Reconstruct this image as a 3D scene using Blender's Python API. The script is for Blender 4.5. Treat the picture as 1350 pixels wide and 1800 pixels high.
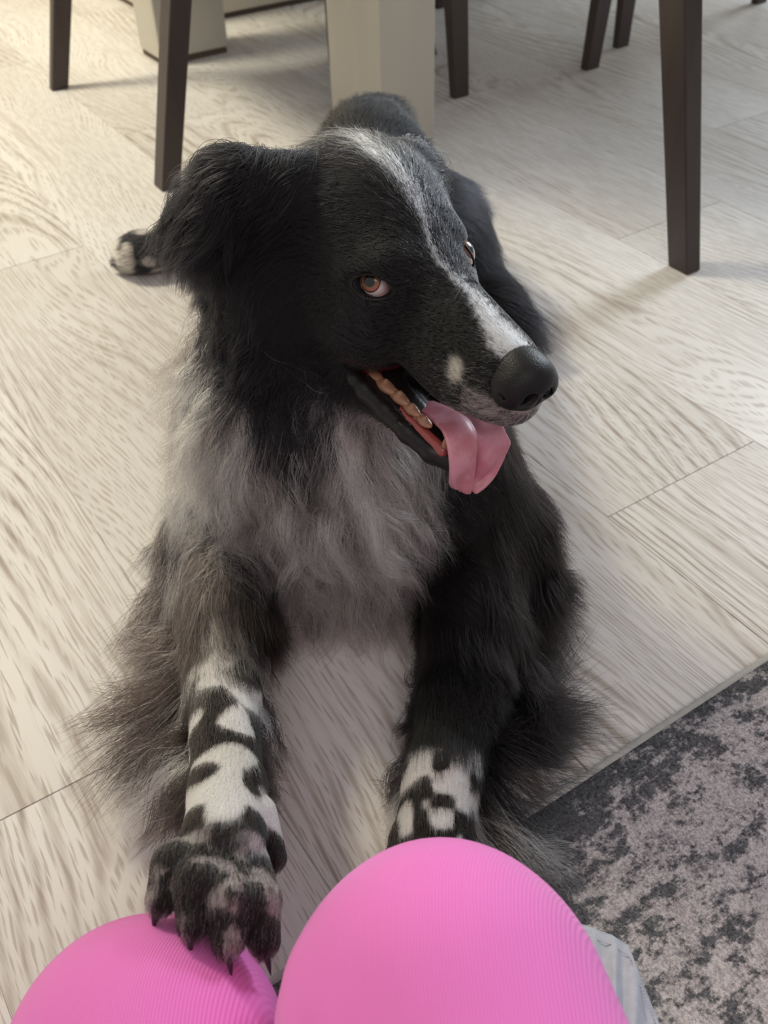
import bpy, math, random
import numpy as np
from mathutils import Matrix, Vector
for _o in list(bpy.data.objects): bpy.data.objects.remove(_o)
sc = bpy.context.scene
COL = sc.collection
rng = np.random.default_rng(7)
random.seed(7)

# ------------------------------------------------------------ camera
H = 0.66
TH, RO, YA = math.radians(41.757), math.radians(-1.962), math.radians(32.164)
cF = np.array([0, math.cos(TH), -math.sin(TH)])
_R = np.array([1.0, 0, 0]); _U = np.array([0, math.sin(TH), math.cos(TH)])
cR = math.cos(RO) * _R + math.sin(RO) * _U
cU = -math.sin(RO) * _R + math.cos(RO) * _U
cam = bpy.data.cameras.new('camera'); cam_ob = bpy.data.objects.new('camera', cam); COL.objects.link(cam_ob)
m = Matrix.Identity(4)
for i in range(3):
    m[i][0] = cR[i]; m[i][1] = cU[i]; m[i][2] = -cF[i]
m[0][3], m[1][3], m[2][3] = 0, 0, H
cam_ob.matrix_world = m
cam.sensor_fit = 'HORIZONTAL'; cam.sensor_width = 36; cam.lens = 1707.4 * 36 / 1350
cam.clip_start = 0.02; cam.clip_end = 60
cam.dof.use_dof = True; cam.dof.focus_distance = 0.68; cam.dof.aperture_fstop = 14
sc.camera = cam_ob

# ------------------------------------------------------------ world, lights, exposure
sc.view_settings.view_transform = 'Standard'; sc.view_settings.look = 'None'
sc.view_settings.gamma = 1; sc.view_settings.exposure = 0.14
w = bpy.data.worlds.new('world'); sc.world = w; w.use_nodes = True
w.node_tree.nodes['Background'].inputs[0].default_value = (1.0, 0.97, 0.96, 1)
w.node_tree.nodes['Background'].inputs[1].default_value = 0.36

def area(name, loc, tgt, sx, sy, power, col, spread=180):
    l = bpy.data.lights.new(name, 'AREA'); l.shape = 'RECTANGLE'; l.size = sx; l.size_y = sy
    l.energy = power; l.color = col; l.spread = math.radians(spread)
    o = bpy.data.objects.new(name, l); COL.objects.link(o)
    d = Vector(tgt) - Vector(loc)
    o.location = loc; o.rotation_euler = d.to_track_quat('-Z', 'Y').to_euler()
    return o
area('window_light', (2.68, 3.63, 1.50), (0.1, 0.8, 0.1), 1.2, 1.4, 156, (0.82, 0.92, 1.0))
area('ceiling_lamp', (-1.45, 2.05, 2.2), (-1.2, 1.9, 0), 0.5, 0.5, 54, (1.0, 0.92, 0.70))
area('viewer_fill', (0.3, -1.2, 2.3), (0.1, 0.4, 0), 1.6, 1.0, 15, (1.0, 0.88, 0.84))  # added fill above the viewer to brighten trousers and chest, no known lamp

for k, v in dict(max_bounces=10, diffuse_bounces=4, glossy_bounces=4, transmission_bounces=8, transparent_max_bounces=8).items():
    setattr(sc.cycles, k, v)
sc.cycles.use_denoising = True
try: sc.cycles_curves.shape = 'RIBBONS'
except Exception: pass

# ------------------------------------------------------------ helpers
def uvw(u, v, z=0.0):
    c, s = math.cos(YA), math.sin(YA)
    return (u * c - v * s, u * s + v * c, z)

def tag(o, label=None, cat=None, group=None, kind=None):
    if label: o['label'] = label
    if cat: o['category'] = cat
    if group: o['group'] = group
    if kind: o['kind'] = kind
    return o

def empty(name, loc=(0, 0, 0), rz=0.0, parent=None):
    o = bpy.data.objects.new(name, None); COL.objects.link(o)
    o.location = loc; o.rotation_euler = (0, 0, rz); o.empty_display_size = 0.05
    if parent: o.parent = parent
    return o

def mesh_obj(name, verts, faces, mat=None, parent=None, smooth=False):
    me = bpy.data.meshes.new(name)
    me.from_pydata([tuple(map(float, v)) for v in verts], [], [tuple(map(int, f)) for f in faces])
    if smooth:
        me.polygons.foreach_set('use_smooth', [True] * len(me.polygons))
    me.update()
    o = bpy.data.objects.new(name, me); COL.objects.link(o)
    if mat: me.materials.append(mat)
    if parent: o.parent = parent
    return o

def np_obj(name, V, Q, mat=None, parent=None, smooth=True):
    """quads from numpy arrays"""
    me = bpy.data.meshes.new(name)
    n = len(Q)
    me.vertices.add(len(V)); me.vertices.foreach_set('co', V.astype(np.float32).ravel())
    me.loops.add(n * 4); me.loops.foreach_set('vertex_index', Q.astype(np.int32).ravel())
    me.polygons.add(n)
    me.polygons.foreach_set('loop_start', np.arange(0, n * 4, 4, dtype=np.int32))
    me.polygons.foreach_set('loop_total', np.full(n, 4, dtype=np.int32))
    if smooth: me.polygons.foreach_set('use_smooth', np.ones(n, dtype=bool))
    me.update(calc_edges=True); me.validate()
    o = bpy.data.objects.new(name, me); COL.objects.link(o)
    if mat: me.materials.append(mat)
    if parent: o.parent = parent
    return o

def bevel(o, w, seg=2):
    b = o.modifiers.new('bevel', 'BEVEL'); b.width = w; b.segments = seg; b.limit_method = 'ANGLE'
    return o

def hexa(name, bot, top, mat, parent=None, bw=0.002):
    """eight-cornered solid: bot and top are four corners each"""
    V = list(bot) + list(top)
    F = [(3, 2, 1, 0), (4, 5, 6, 7), (0, 1, 5, 4), (1, 2, 6, 5), (2, 3, 7, 6), (3, 0, 4, 7)]
    o = mesh_obj(name, V, F, mat, parent)
    if bw: bevel(o, bw)
    return o

def boxuv(name, u0, u1, v0, v1, z0, z1, mat, parent=None, bw=0.002):
    c = [(u0, v0), (u1, v0), (u1, v1), (u0, v1)]
    return hexa(name, [(a, b, z0) for a, b in c], [(a, b, z1) for a, b in c], mat, parent, bw)

class NT:
    def __init__(s, name):
        s.m = bpy.data.materials.new(name); s.m.use_nodes = True
        s.t = s.m.node_tree; s.bsdf = s.t.nodes['Principled BSDF']
    def n(s, typ, **kw):
        nd = s.t.nodes.new(typ)
        for k, v in kw.items(): setattr(nd, k, v)
        return nd
    def l(s, a, b): s.t.links.new(a, b)
    def val(s, sock, v):
        if hasattr(v, 'is_output') or isinstance(v, bpy.types.NodeSocket): s.l(v, sock)
        else: sock.default_value = v
    def math(s, op, a, b=0.0, c=0.0, clamp=False):
        nd = s.n('ShaderNodeMath', operation=op); nd.use_clamp = clamp
        s.val(nd.inputs[0], a); s.val(nd.inputs[1], b); s.val(nd.inputs[2], c)
        return nd.outputs[0]
    def mix(s, f, a, b):
        nd = s.n('ShaderNodeMix', data_type='RGBA')
        s.val(nd.inputs[0], f); s.val(nd.inputs[6], a); s.val(nd.inputs[7], b)
        return nd.outputs[2]
    def noise(s, vec, scale, detail=3, rough=0.5, dist=0.0):
        nd = s.n('ShaderNodeTexNoise'); s.l(vec, nd.inputs['Vector'])
        nd.inputs['Scale'].default_value = scale; nd.inputs['Detail'].default_value = detail
        nd.inputs['Roughness'].default_value = rough; nd.inputs['Distortion'].default_value = dist
        return nd.outputs[0]
    def ramp(s, f, stops):
        nd = s.n('ShaderNodeMapRange'); nd.interpolation_type = 'SMOOTHSTEP'
        s.val(nd.inputs[0], f); nd.inputs[1].default_value = stops[0]; nd.inputs[2].default_value = stops[1]
        nd.inputs[3].default_value = stops[2] if len(stops) > 2 else 0; nd.inputs[4].default_value = stops[3] if len(stops) > 2 else 1
        return nd.outputs[0]
    def mapping(s, vec, scale=(1, 1, 1), loc=(0, 0, 0), rot=(0, 0, 0)):
        nd = s.n('ShaderNodeMapping'); s.val(nd.inputs[0], vec)
        nd.inputs['Scale'].default_value = scale; nd.inputs['Location'].default_value = loc; nd.inputs['Rotation'].default_value = rot
        return nd.outputs[0]
    def bump(s, h, strength, dist):
        nd = s.n('ShaderNodeBump'); nd.inputs['Strength'].default_value = strength; nd.inputs['Distance'].default_value = dist
        s.l(h, nd.inputs['Height']); s.l(nd.outputs[0], s.bsdf.inputs['Normal'])
    def objco(s): return s.n('ShaderNodeTexCoord').outputs['Object']
    def base(s, col, rough=0.5, spec=0.5):
        s.val(s.bsdf.inputs['Base Color'], col); s.val(s.bsdf.inputs['Roughness'], rough)
        s.bsdf.inputs['Specular IOR Level'].default_value = spec
        return s.m

def rgb(r, g, b): return (r, g, b, 1.0)

# ------------------------------------------------------------ materials
def mat_floor():
    t = NT('oak_laminate')
    at = t.n('ShaderNodeAttribute', attribute_name='seed')
    co = t.objco()
    off = t.n('ShaderNodeVectorMath', operation='MULTIPLY_ADD')
    t.l(at.outputs['Color'], off.inputs[0]); off.inputs[1].default_value = (9.0, 31.0, 17.0); t.l(co, off.inputs[2])
    p = off.outputs[0]
    # cathedral figure: contour lines of a stretched noise, plus short dashed pores
    sep = t.n('ShaderNodeSeparateXYZ'); t.l(p, sep.inputs[0])
    h1 = t.noise(t.mapping(p, (4.2, 0.95, 1)), 1.0, 1.2, 0.4, 0.1)
    h2 = t.noise(t.mapping(p, (22, 7.0, 1)), 1.0, 2, 0.5)
    q = t.math('ADD', t.math('MULTIPLY', sep.outputs[0], 58.0), t.math('MULTIPLY', h1, 25.0))
    q = t.math('ADD', q, t.math('MULTIPLY', h2, 0.9))
    def tri(x): return t.math('ABSOLUTE', t.math('MULTIPLY_ADD', t.math('FRACT', x), 2.0, -1.0))
    dash = t.ramp(t.noise(t.mapping(p, (210, 15, 1)), 1.0, 2, 0.6), (0.42, 0.60))
    dash2 = t.ramp(t.noise(t.mapping(p, (320, 20, 1)), 1.0, 2, 0.6), (0.45, 0.58))
    amt = t.ramp(t.noise(t.mapping(p, (4, 1.6, 1)), 1.0, 2, 0.5), (0.38, 0.60))
    l1 = t.math('MULTIPLY', t.ramp(tri(q), (0.40, 0.98)), t.math('MULTIPLY', t.math('MULTIPLY_ADD', dash, 0.6, 0.4), t.math('MULTIPLY_ADD', amt, 0.85, 0.15)))
    l2 = t.math('MULTIPLY', t.ramp(tri(t.math('MULTIPLY', q, 3.0)), (0.25, 0.85)), t.math('MULTIPLY', dash2, 0.60))
    f = t.math('MAXIMUM', l1, l2, clamp=True)
    tone = t.noise(t.mapping(p, (3.5, 0.9, 1)), 1.0, 2, 0.5)
    light = t.mix(t.ramp(tone, (0.3, 0.7)), rgb(0.60, 0.575, 0.55), rgb(0.73, 0.715, 0.70))
    streak = t.ramp(t.noise(t.mapping(p, (30, 1.1, 1)), 1.0, 2, 0.5), (0.60, 0.74, 0.0, 0.5))
    light = t.mix(streak, light, rgb(0.46, 0.41, 0.36))
    light = t.mix(t.math('MULTIPLY', at.outputs['Fac'], 0.16), light, rgb(0.50, 0.45, 0.38))
    col = t.mix(t.math('MULTIPLY', f, 0.95), light, rgb(0.31, 0.25, 0.205))
    t.bump(f, 0.10, -0.0006)
    return t.base(col, t.math('MULTIPLY_ADD', f, 0.15, 0.42), 0.35)

def mat_rug():
    t = NT('distressed_pile')
    co = t.objco()
    big = t.noise(t.mapping(co, (5, 9, 5)), 1.0, 4, 0.6)
    blot = t.noise(t.mapping(co, (44, 58, 20)), 1.0, 3, 0.65, 0.4)
    fleck = t.noise(t.mapping(co, (150, 210, 60)), 1.0, 3, 0.7)
    rows = t.noise(t.mapping(co, (3.0, 70, 3)), 1.0, 3, 0.6)
    sep = t.n('ShaderNodeSeparateXYZ'); t.l(co, sep.inputs[0])
    edge = t.ramp(sep.outputs[1], (-0.085, -0.012, 0.0, 0.10))
    s = t.math('ADD', t.math('MULTIPLY', big, 0.62), t.math('MULTIPLY', blot, 0.75))
    s = t.math('ADD', s, t.math('MULTIPLY', rows, 0.34))
    s = t.math('ADD', t.math('ADD', s, edge), t.math('MULTIPLY', fleck, 0.62))
    dark = t.ramp(s, (1.12, 1.30))
    fib = t.noise(t.mapping(co, (520, 420, 200)), 1.0, 3, 0.75)
    base = t.mix(t.ramp(fib, (0.32, 0.68)), rgb(0.39, 0.345, 0.355), rgb(0.80, 0.745, 0.75))
    dk = t.mix(t.ramp(fib, (0.32, 0.68)), rgb(0.035, 0.036, 0.044), rgb(0.16, 0.165, 0.18))
    col = t.mix(t.math('MULTIPLY', dark, 0.93), base, dk)
    t.bump(t.math('ADD', fib, t.math('MULTIPLY', fleck, 0.6)), 0.9, 0.004)
    return t.base(col, 0.95, 0.1)

def mat_paint(name, c, rough=0.45, var=0.06):
    t = NT(name); co = t.objco()
    n = t.noise(t.mapping(co, (12, 12, 1.6)), 1.0, 4, 0.6)
    col = t.mix(t.ramp(n, (0.35, 0.7)), rgb(*c), rgb(*[x * (1 - var) for x in c]))
    t.bump(t.noise(t.mapping(co, (90, 90, 6)), 1.0, 2), 0.15, 0.001)
    return t.base(col, rough, 0.4)

def mat_darkwood():
    t = NT('dark_stained_wood'); co = t.objco()
    n = t.noise(t.mapping(co, (70, 70, 5)), 1.0, 4, 0.6)
    col = t.mix(n, rgb(0.030, 0.020, 0.018), rgb(0.062, 0.043, 0.040))
    t.bump(n, 0.12, 0.001)
    return t.base(col, 0.42, 0.5)

def mat_pink():
    t = NT('pink_twill'); co = t.objco()
    sep = t.n('ShaderNodeSeparateXYZ'); t.l(co, sep.inputs[0])
    wob = t.noise(co, 14.0, 2)
    ph = t.math('MULTIPLY_ADD', sep.outputs[0], 4200.0, t.math('MULTIPLY_ADD', sep.outputs[2], 1500.0, t.math('MULTIPLY', wob, 9.0)))
    rib = t.math('MULTIPLY_ADD', t.math('SINE', ph), 0.5, 0.5)
    col = t.mix(rib, rgb(0.73, 0.168, 0.505), rgb(0.80, 0.202, 0.565))
    fold = t.noise(t.mapping(co, (10, 5, 10)), 1.0, 2, 0.5)
    t.bump(t.math('ADD', t.math('MULTIPLY', rib, 0.08), t.math('MULTIPLY', fold, 2.4)), 0.45, 0.006)
    t.bsdf.inputs['Sheen Weight'].default_value = 0.35
    t.bsdf.inputs['Sheen Roughness'].default_value = 0.4
    t.bsdf.inputs['Sheen Tint'].default_value = rgb(1.0, 0.75, 1.0)
    return t.base(col, 0.75, 0.2)

def mat_simple(name, c, rough=0.5, spec=0.5, coat=0.0, sss=0.0, bump=None):
    t = NT(name); co = t.objco()
    n = t.noise(co, 180.0, 3, 0.6)
    col = t.mix(n, rgb(*[x * 0.82 for x in c]), rgb(*[min(1, x * 1.15) for x in c]))
    if bump: t.bump(t.noise(co, bump[0], 3, 0.6), bump[1], bump[2])
    t.bsdf.inputs['Coat Weight'].default_value = coat
    t.bsdf.inputs['Coat Roughness'].default_value = 0.12
    if sss:
        t.bsdf.inputs['Subsurface Weight'].default_value = sss
        t.bsdf.inputs['Subsurface Scale'].default_value = 0.004
    return t.base(col, rough, spec)

M_floor, M_rug, M_dark, M_pink = mat_floor(), mat_rug(), mat_darkwood(), mat_pink()
M_cream = mat_paint('whitewashed_wood', (0.52, 0.49, 0.42))
M_island = mat_paint('cream_cabinet_paint', (0.66, 0.60, 0.50))
M_gap = mat_simple('dark_base_strip', (0.10, 0.07, 0.05), 0.8)  # dark brown for the strips under the island and one table leg

# ------------------------------------------------------------ floor of planks
def build_floor():
    W, U0, LEN = 0.2167, 0.1397, 1.28
    joints = {0: 1.383, -1: 0.500, 1: 1.02, 2: 0.490, 3: 1.30, 4: 0.93, 5: 1.55, -2: 1.1, -3: 0.35, -4: 0.9}
    V, F, S = [], [], []
    g = 0.00028
    for k in range(-14, 20):
        j = joints.get(k, (k * 0.617) % LEN)
        u0, u1 = U0 + k * W, U0 + (k + 1) * W
        n0 = int(math.floor((-2.2 - j) / LEN))
        for n in range(n0, n0 + 7):
            a, b = j + n * LEN, j + (n + 1) * LEN
            s = [random.random() for _ in range(3)]
            i = len(V)
            zt, zb, c = 0.0, -0.0012, 0.0007
            for (x0, x1, y0, y1, z) in ((u0 + g, u1 - g, a + g, b - g, zb), (u0 + c, u1 - c, a + c, b - c, zt)):
                V += [(x0, y0, z), (x1, y0, z), (x1, y1, z), (x0, y1, z)]
            F += [(i + 4, i + 5, i + 6, i + 7)] + [(i + q, i + (q + 1) % 4, i + 4 + (q + 1) % 4, i + 4 + q) for q in range(4)]
            S += [s] * 5
    i = len(V)
    e = [-5.0, 6.0, -3.0, 8.0]
    V += [(e[0], e[2], -0.0013), (e[1], e[2], -0.0013), (e[1], e[3], -0.0013), (e[0], e[3], -0.0013)]
    V += [(e[0], e[2], -0.05), (e[1], e[2], -0.05), (e[1], e[3], -0.05), (e[0], e[3], -0.05)]
    F += [(i, i + 1, i + 2, i + 3), (i + 7, i + 6, i + 5, i + 4)]; S += [[0.5] * 3] * 2
    o = mesh_obj('floor', V, F, M_floor)
    a = o.data.color_attributes.new('seed', 'FLOAT_COLOR', 'CORNER')
    buf = []
    for f, s in zip(F, S): buf += (list(s) + [1.0]) * len(f)
    a.data.foreach_set('color', buf)
    o.rotation_euler = (0, 0, YA)
    tag(o, kind='structure')
build_floor()

# ------------------------------------------------------------ rug
def build_rug():
    root = empty('area_rug', uvw(0.0, 0.2785, 0), YA)
    tag(root, 'distressed grey and taupe low-pile area rug with pale bound edge beside the knees', 'rug')
    nx, ny = 60, 40
    u0, u1, v0, v1 = -0.28, 1.9, -1.5, -0.006
    V, F = [], []
    for j in range(ny + 1):
        for i in range(nx + 1):
            V.append((u0 + (u1 - u0) * i / nx, v0 + (v1 - v0) * j / ny, 0.0075 + 0.0006 * random.random()))
    for j in range(ny):
        for i in range(nx):
            a = j * (nx + 1) + i; F.append((a, a + 1, a + nx + 2, a + nx + 1))
    base = len(V)
    V += [(u0, v0, 0.0005), (u1, v0, 0.0005), (u1, v1, 0.0005), (u0, v1, 0.0005)]
    F.append((base + 3, base + 2, base + 1, base))
    F.append((base + 2, base + 3) + tuple(ny * (nx + 1) + i for i in range(nx + 1)))
    F.append((base, base + 1) + tuple(i for i in range(nx, -1, -1)))
    mesh_obj('pile', V, F, M_rug, root, True)
    tape = mat_simple('edge_tape', (0.42, 0.41, 0.39), 0.9, 0.1, bump=(900, 0.6, 0.001))
    # round overlocked edge along the visible side
    V, F = [], []
    N, K = 400, 8
    for i in range(N + 1):
        u = u0 + (u1 - u0) * i / N
        r = 0.0038 + 0.0003 * math.sin(i * 2.2)
        for q in range(K):
            a = 2 * math.pi * q / K
            V.append((u, -0.0035 + 1.2 * r * math.cos(a), 0.0044 + r * math.sin(a)))
    for i in range(N):
        for q in range(K):
            F.append((i * K + q, i * K + (q + 1) % K, (i + 1) * K + (q + 1) % K, (i + 1) * K + q))
    F += [tuple(range(K - 1, -1, -1)), tuple(N * K + q for q in range(K))]
    mesh_obj('edge_binding', V, F, tape, root, True)
build_rug()

# ------------------------------------------------------------ table, chairs, island
def build_table():
    root = empty('dining_table', uvw(0.9, 1.4), YA)
    tag(root, 'pale whitewashed dining table with thick square legs behind the dog', 'table')
    boxuv('leg', 0.007, 0.117, 0.005, 0.175, 0.0, 0.70, M_cream, root, 0.004)
    boxuv('leg', -0.108, 0.052, 0.686, 0.80, 0.012, 0.70, M_cream, root, 0.004)
    boxuv('leg', 1.95, 2.06, 0.005, 0.175, 0.0, 0.70, M_cream, root, 0.004)
    boxuv('leg', 1.95, 2.06, 0.69, 0.80, 0.0, 0.70, M_cream, root, 0.004)
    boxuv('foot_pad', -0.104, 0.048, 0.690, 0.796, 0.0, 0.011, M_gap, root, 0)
    boxuv('tabletop', -0.13, 2.14, -0.10, 0.90, 0.70, 0.745, M_cream, root, 0.006)
build_table()

def build_wall():
    t = mat_paint('wall_plaster', (0.72, 0.69, 0.63), 0.9, 0.02)
    o = boxuv('wall_back', -3.0, 4.5, 3.25, 3.35, 0.0, 2.6, t, None, 0)
    o.rotation_euler = (0, 0, YA); tag(o, kind='structure')
build_wall()

def build_island():
    root = empty('kitchen_island', uvw(0.92, 2.325), YA)
    tag(root, 'cream panelled kitchen island standing behind the dining table', 'cabinet')
    boxuv('side_panel', 0.0, 1.9, 0.0, 0.75, 0.012, 0.88, M_island, root, 0.003)
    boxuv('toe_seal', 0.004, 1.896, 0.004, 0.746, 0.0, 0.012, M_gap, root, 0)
    boxuv('worktop', -0.03, 1.93, -0.03, 0.78, 0.88, 0.92, M_cream, root, 0.004)
build_island()

def chair(label, legs, seatz=0.44, back=None, group=None, name='dining_chair'):
    """legs: four (bottom_uv, top_uv, half_bottom, half_top); back: index pair of the rear legs"""
    cu = sum(l[1][0] for l in legs) / 4; cv = sum(l[1][1] for l in legs) / 4
    root = empty(name, uvw(cu, cv), YA)
    tag(root, label, 'chair', group)
    for (b, t, hb, ht) in legs:
        B = [(b[0] - cu + sx * hb[0], b[1] - cv + sy * hb[1], 0.0) for sx, sy in ((-1, -1), (1, -1), (1, 1), (-1, 1))]
        T = [(t[0] - cu + sx * ht[0], t[1] - cv + sy * ht[1], seatz) for sx, sy in ((-1, -1), (1, -1), (1, 1), (-1, 1))]
        hexa('leg', B, T, M_dark, root, 0.0025)
    tops = [(l[1][0] - cu, l[1][1] - cv) for l in legs]
    ex = 1.10
    c = [(x * ex, y * ex) for x, y in tops]
    hexa('seat', [(x, y, seatz + 0.001) for x, y in c], [(x * 0.97, y * 0.97, seatz + 0.055) for x, y in c],
         M_seat, root, 0.012)
    if back:
        i, j = back
        a, b2 = tops[i], tops[j]
        dx, dy = -(a[0] + b2[0]) / 2, -(a[1] + b2[1]) / 2
        L = math.hypot(dx, dy) or 1; dx /= L; dy /= L
        z0, z1, th, lean = seatz + 0.057, 0.92, 0.03, 0.07
        B = [(a[0], a[1], z0), (b2[0], b2[1], z0), (b2[0] + dx * th, b2[1] + dy * th, z0), (a[0] + dx * th, a[1] + dy * th, z0)]
        T = [(p[0] - dx * lean, p[1] - dy * lean, z1) for p in B]
        hexa('backrest', B, T, M_dark, root, 0.006)
    return root
M_seat = mat_simple('dark_seat_fabric', (0.05, 0.045, 0.045), 0.9, 0.1)
s1, s2 = (0.0175, 0.0100), (0.021, 0.0175)
chair('dark wooden chair at the left, its two legs between the frame edge and the dog', [
    ((0.546, 1.508), (0.655, 1.512), (0.0165, 0.018), (0.019, 0.020)), ((0.566, 2.092), (0.682, 2.068), s1, s2),
    ((1.105, 1.88), (1.135, 1.93), s1, s2), ((1.035, 1.67), (1.055, 1.71), s1, s2)], back=(0, 1))
chair('dark wooden chair whose single thick tapered leg stands at the right, nearest the camera', [
    ((1.0185, 0.811), (1.019, 0.926), (0.0135, 0.018), (0.017, 0.024)), ((1.50, 0.84), (1.48, 0.86), s1, s2),
    ((1.50, 0.36), (1.48, 0.38), s1, s2), ((1.09, 0.38), (1.08, 0.42), s1, s2)])
chair('dark wooden chair with slim legs just behind the pale table leg', [
    ((1.184, 1.555), (1.158, 1.567), (0.0175, 0.009), (0.024, 0.018)), ((1.494, 1.524), (1.518, 1.51), s1, s2),
    ((1.52, 2.08), (1.52, 2.02), s1, s2), ((1.285, 1.80), (1.24, 1.98), s1, s2)])
chair('dark wooden chair farthest away at the upper right, one small leg showing', [
    ((1.643, 1.59), (1.644, 1.59), (0.0175, 0.008), (0.026, 0.016)), ((2.131, 1.633), (2.12, 1.62), s1, s2),
    ((2.13, 2.10), (2.12, 2.04), s1, s2), ((1.66, 2.12), (1.66, 2.04), s1, s2)])
# ------------------------------------------------------------ distance-field modelling
class Field:
    def __init__(s, lo, hi, h, far=0.05):
        s.lo = np.array(lo, float); s.h = h
        s.n = np.ceil((np.array(hi) - s.lo) / h).astype(int) + 1
        s.F = np.full(s.n, far, np.float32); s.far = far
        s.ax = [s.lo[i] + h * np.arange(s.n[i]) for i in range(3)]
    def sub(s, lo, hi, pad):
        i0 = np.maximum(((np.array(lo) - pad - s.lo) / s.h).astype(int), 0)
        i1 = np.minimum(((np.array(hi) + pad - s.lo) / s.h).astype(int) + 2, s.n)
        if (i1 <= i0).any(): return None, None
        sl = tuple(slice(a, b) for a, b in zip(i0, i1))
        g = np.stack(np.meshgrid(*[s.ax[k][sl[k]] for k in range(3)], indexing='ij'), -1)
        return sl, g
    def add(s, prim, k=0.01, cut=False):
        lo, hi = prim.bounds()
        sl, g = s.sub(lo, hi, s.far if not cut else 0.02 + k)
        if sl is None: return
        d = prim(g).astype(np.float32); a = s.F[sl]
        if cut:
            d = -d; hh = np.clip(0.5 - 0.5 * (a - d) / k, 0, 1) if k else (d > a) * 1.0
            s.F[sl] = a * (1 - hh) + d * hh + k * hh * (1 - hh)
        else:
            hh = np.clip(0.5 + 0.5 * (a - d) / k, 0, 1)
            s.F[sl] = a * (1 - hh) + d * hh - k * hh * (1 - hh)
    def sample(s, P):
        q = (P - s.lo) / s.h
        q = np.clip(q, 0, s.n - 1.001); i = q.astype(int); f = (q - i).astype(np.float32)
        r = 0
        for dx in (0, 1):
            for dy in (0, 1):
                for dz in (0, 1):
                    wgt = (f[..., 0] if dx else 1 - f[..., 0]) * (f[..., 1] if dy else 1 - f[..., 1]) * (f[..., 2] if dz else 1 - f[..., 2])
                    r = r + wgt * s.F[i[..., 0] + dx, i[..., 1] + dy, i[..., 2] + dz]
        return r
    def grad(s, P, e=None):
        e = e or s.h
        g = np.stack([s.sample(P + np.eye(3)[k] * e) - s.sample(P - np.eye(3)[k] * e) for k in range(3)], -1)
        return g / np.maximum(np.linalg.norm(g, axis=-1, keepdims=True), 1e-9)
    def mesh(s):
        """surface nets"""
        F = s.F; sg = F < 0
        nx, ny, nz = s.n - 1
        cnt = np.zeros((nx, ny, nz), np.uint8); 
        c = [sg[dx:nx + dx, dy:ny + dy, dz:nz + dz] for dx in (0, 1) for dy in (0, 1) for dz in (0, 1)]
        for q in c: cnt += q
        act = (cnt > 0) & (cnt < 8)
        I = np.argwhere(act); idx = np.full((nx, ny, nz), -1, np.int32); idx[act] = np.arange(len(I))
        acc = np.zeros((len(I), 3)); num = np.zeros(len(I))
        cor = [(dx, dy, dz) for dx in (0, 1) for dy in (0, 1) for dz in (0, 1)]
        val = {k: F[I[:, 0] + k[0], I[:, 1] + k[1], I[:, 2] + k[2]] for k in cor}
        for a in cor:
            for ax in range(3):
                if a[ax] == 0:
                    b = list(a); b[ax] = 1; b = tuple(b)
                    va, vb = val[a], val[b]; mk = (va < 0) != (vb < 0)
                    t = np.where(mk, va / np.where(mk, va - vb, 1), 0)
                    p = np.zeros((len(I), 3)) + np.array(a); p[:, ax] = t
                    acc += p * mk[:, None]; num += mk
        V = s.lo + s.h * (I + acc / num[:, None])
        Q = []
        for ax in range(3):
            o1, o2 = (ax + 1) % 3, (ax + 2) % 3
            sh = [slice(None)] * 3; sh2 = [slice(None)] * 3
            sh[ax] = slice(0, -1); sh2[ax] = slice(1, None)
            a, b = sg[tuple(sh)], sg[tuple(sh2)]
            E = np.argwhere(a != b)
            E = E[(E[:, o1] > 0) & (E[:, o2] > 0) & (E[:, o1] < s.n[o1] - 1) & (E[:, o2] < s.n[o2] - 1)]
            inside = a[E[:, 0], E[:, 1], E[:, 2]]
            def g(d1, d2):
                e = E.copy(); e[:, o1] -= d1; e[:, o2] -= d2
                return idx[e[:, 0], e[:, 1], e[:, 2]]
            q = np.stack([g(1, 1), g(0, 1), g(0, 0), g(1, 0)], 1)
            q[~inside] = q[~inside][:, ::-1]
            Q.append(q)
        return V, np.concatenate(Q)

class Cone:
    def __init__(s, a, b, ra, rb, T=None, tag=None):
        s.a, s.b, s.ra, s.rb, s.T, s.tag = np.array(a, float), np.array(b, float), ra, rb, T, tag
    def bounds(s):
        a, b, r = s.a, s.b, max(s.ra, s.rb)
        if s.T is None: return np.minimum(a, b) - r, np.maximum(a, b) + r
        A, B = s.T.out(a), s.T.out(b); r *= s.T.s
        return np.minimum(A, B) - r, np.maximum(A, B) + r
    def __call__(s, p):
        k = 1.0
        if s.T is not None: p = s.T.inn(p); k = s.T.s
        ab = s.b - s.a; t = np.clip(((p - s.a) @ ab) / max(ab @ ab, 1e-12), 0, 1)
        return (np.linalg.norm(p - s.a - t[..., None] * ab, axis=-1) - (s.ra + (s.rb - s.ra) * t)) * k

class Ell:
    def __init__(s, c, r, T=None, R=None, tag=None):
        s.c, s.r, s.T, s.R, s.tag = np.array(c, float), np.array(r, float), T, R, tag
    def bounds(s):
        r = s.r.max(); c = s.c
        if s.T is not None: c = s.T.out(c); r *= s.T.s
        return c - r, c + r
    def __call__(s, p):
        k = 1.0
        if s.T is not None: p = s.T.inn(p); k = s.T.s
        q = p - s.c
        if s.R is not None: q = q @ s.R
        k0 = np.linalg.norm(q / s.r, axis=-1); k1 = np.linalg.norm(q / s.r ** 2, axis=-1)
        return k0 * (k0 - 1) / np.maximum(k1, 1e-9) * k

class Frame:
    def __init__(s, M, C, sc_): s.M, s.C, s.s = M, np.array(C, float), sc_
    def out(s, q): return s.C + (np.asarray(q, float) * s.s) @ s.M.T
    def inn(s, p): return (p - s.C) @ s.M / s.s

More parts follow.
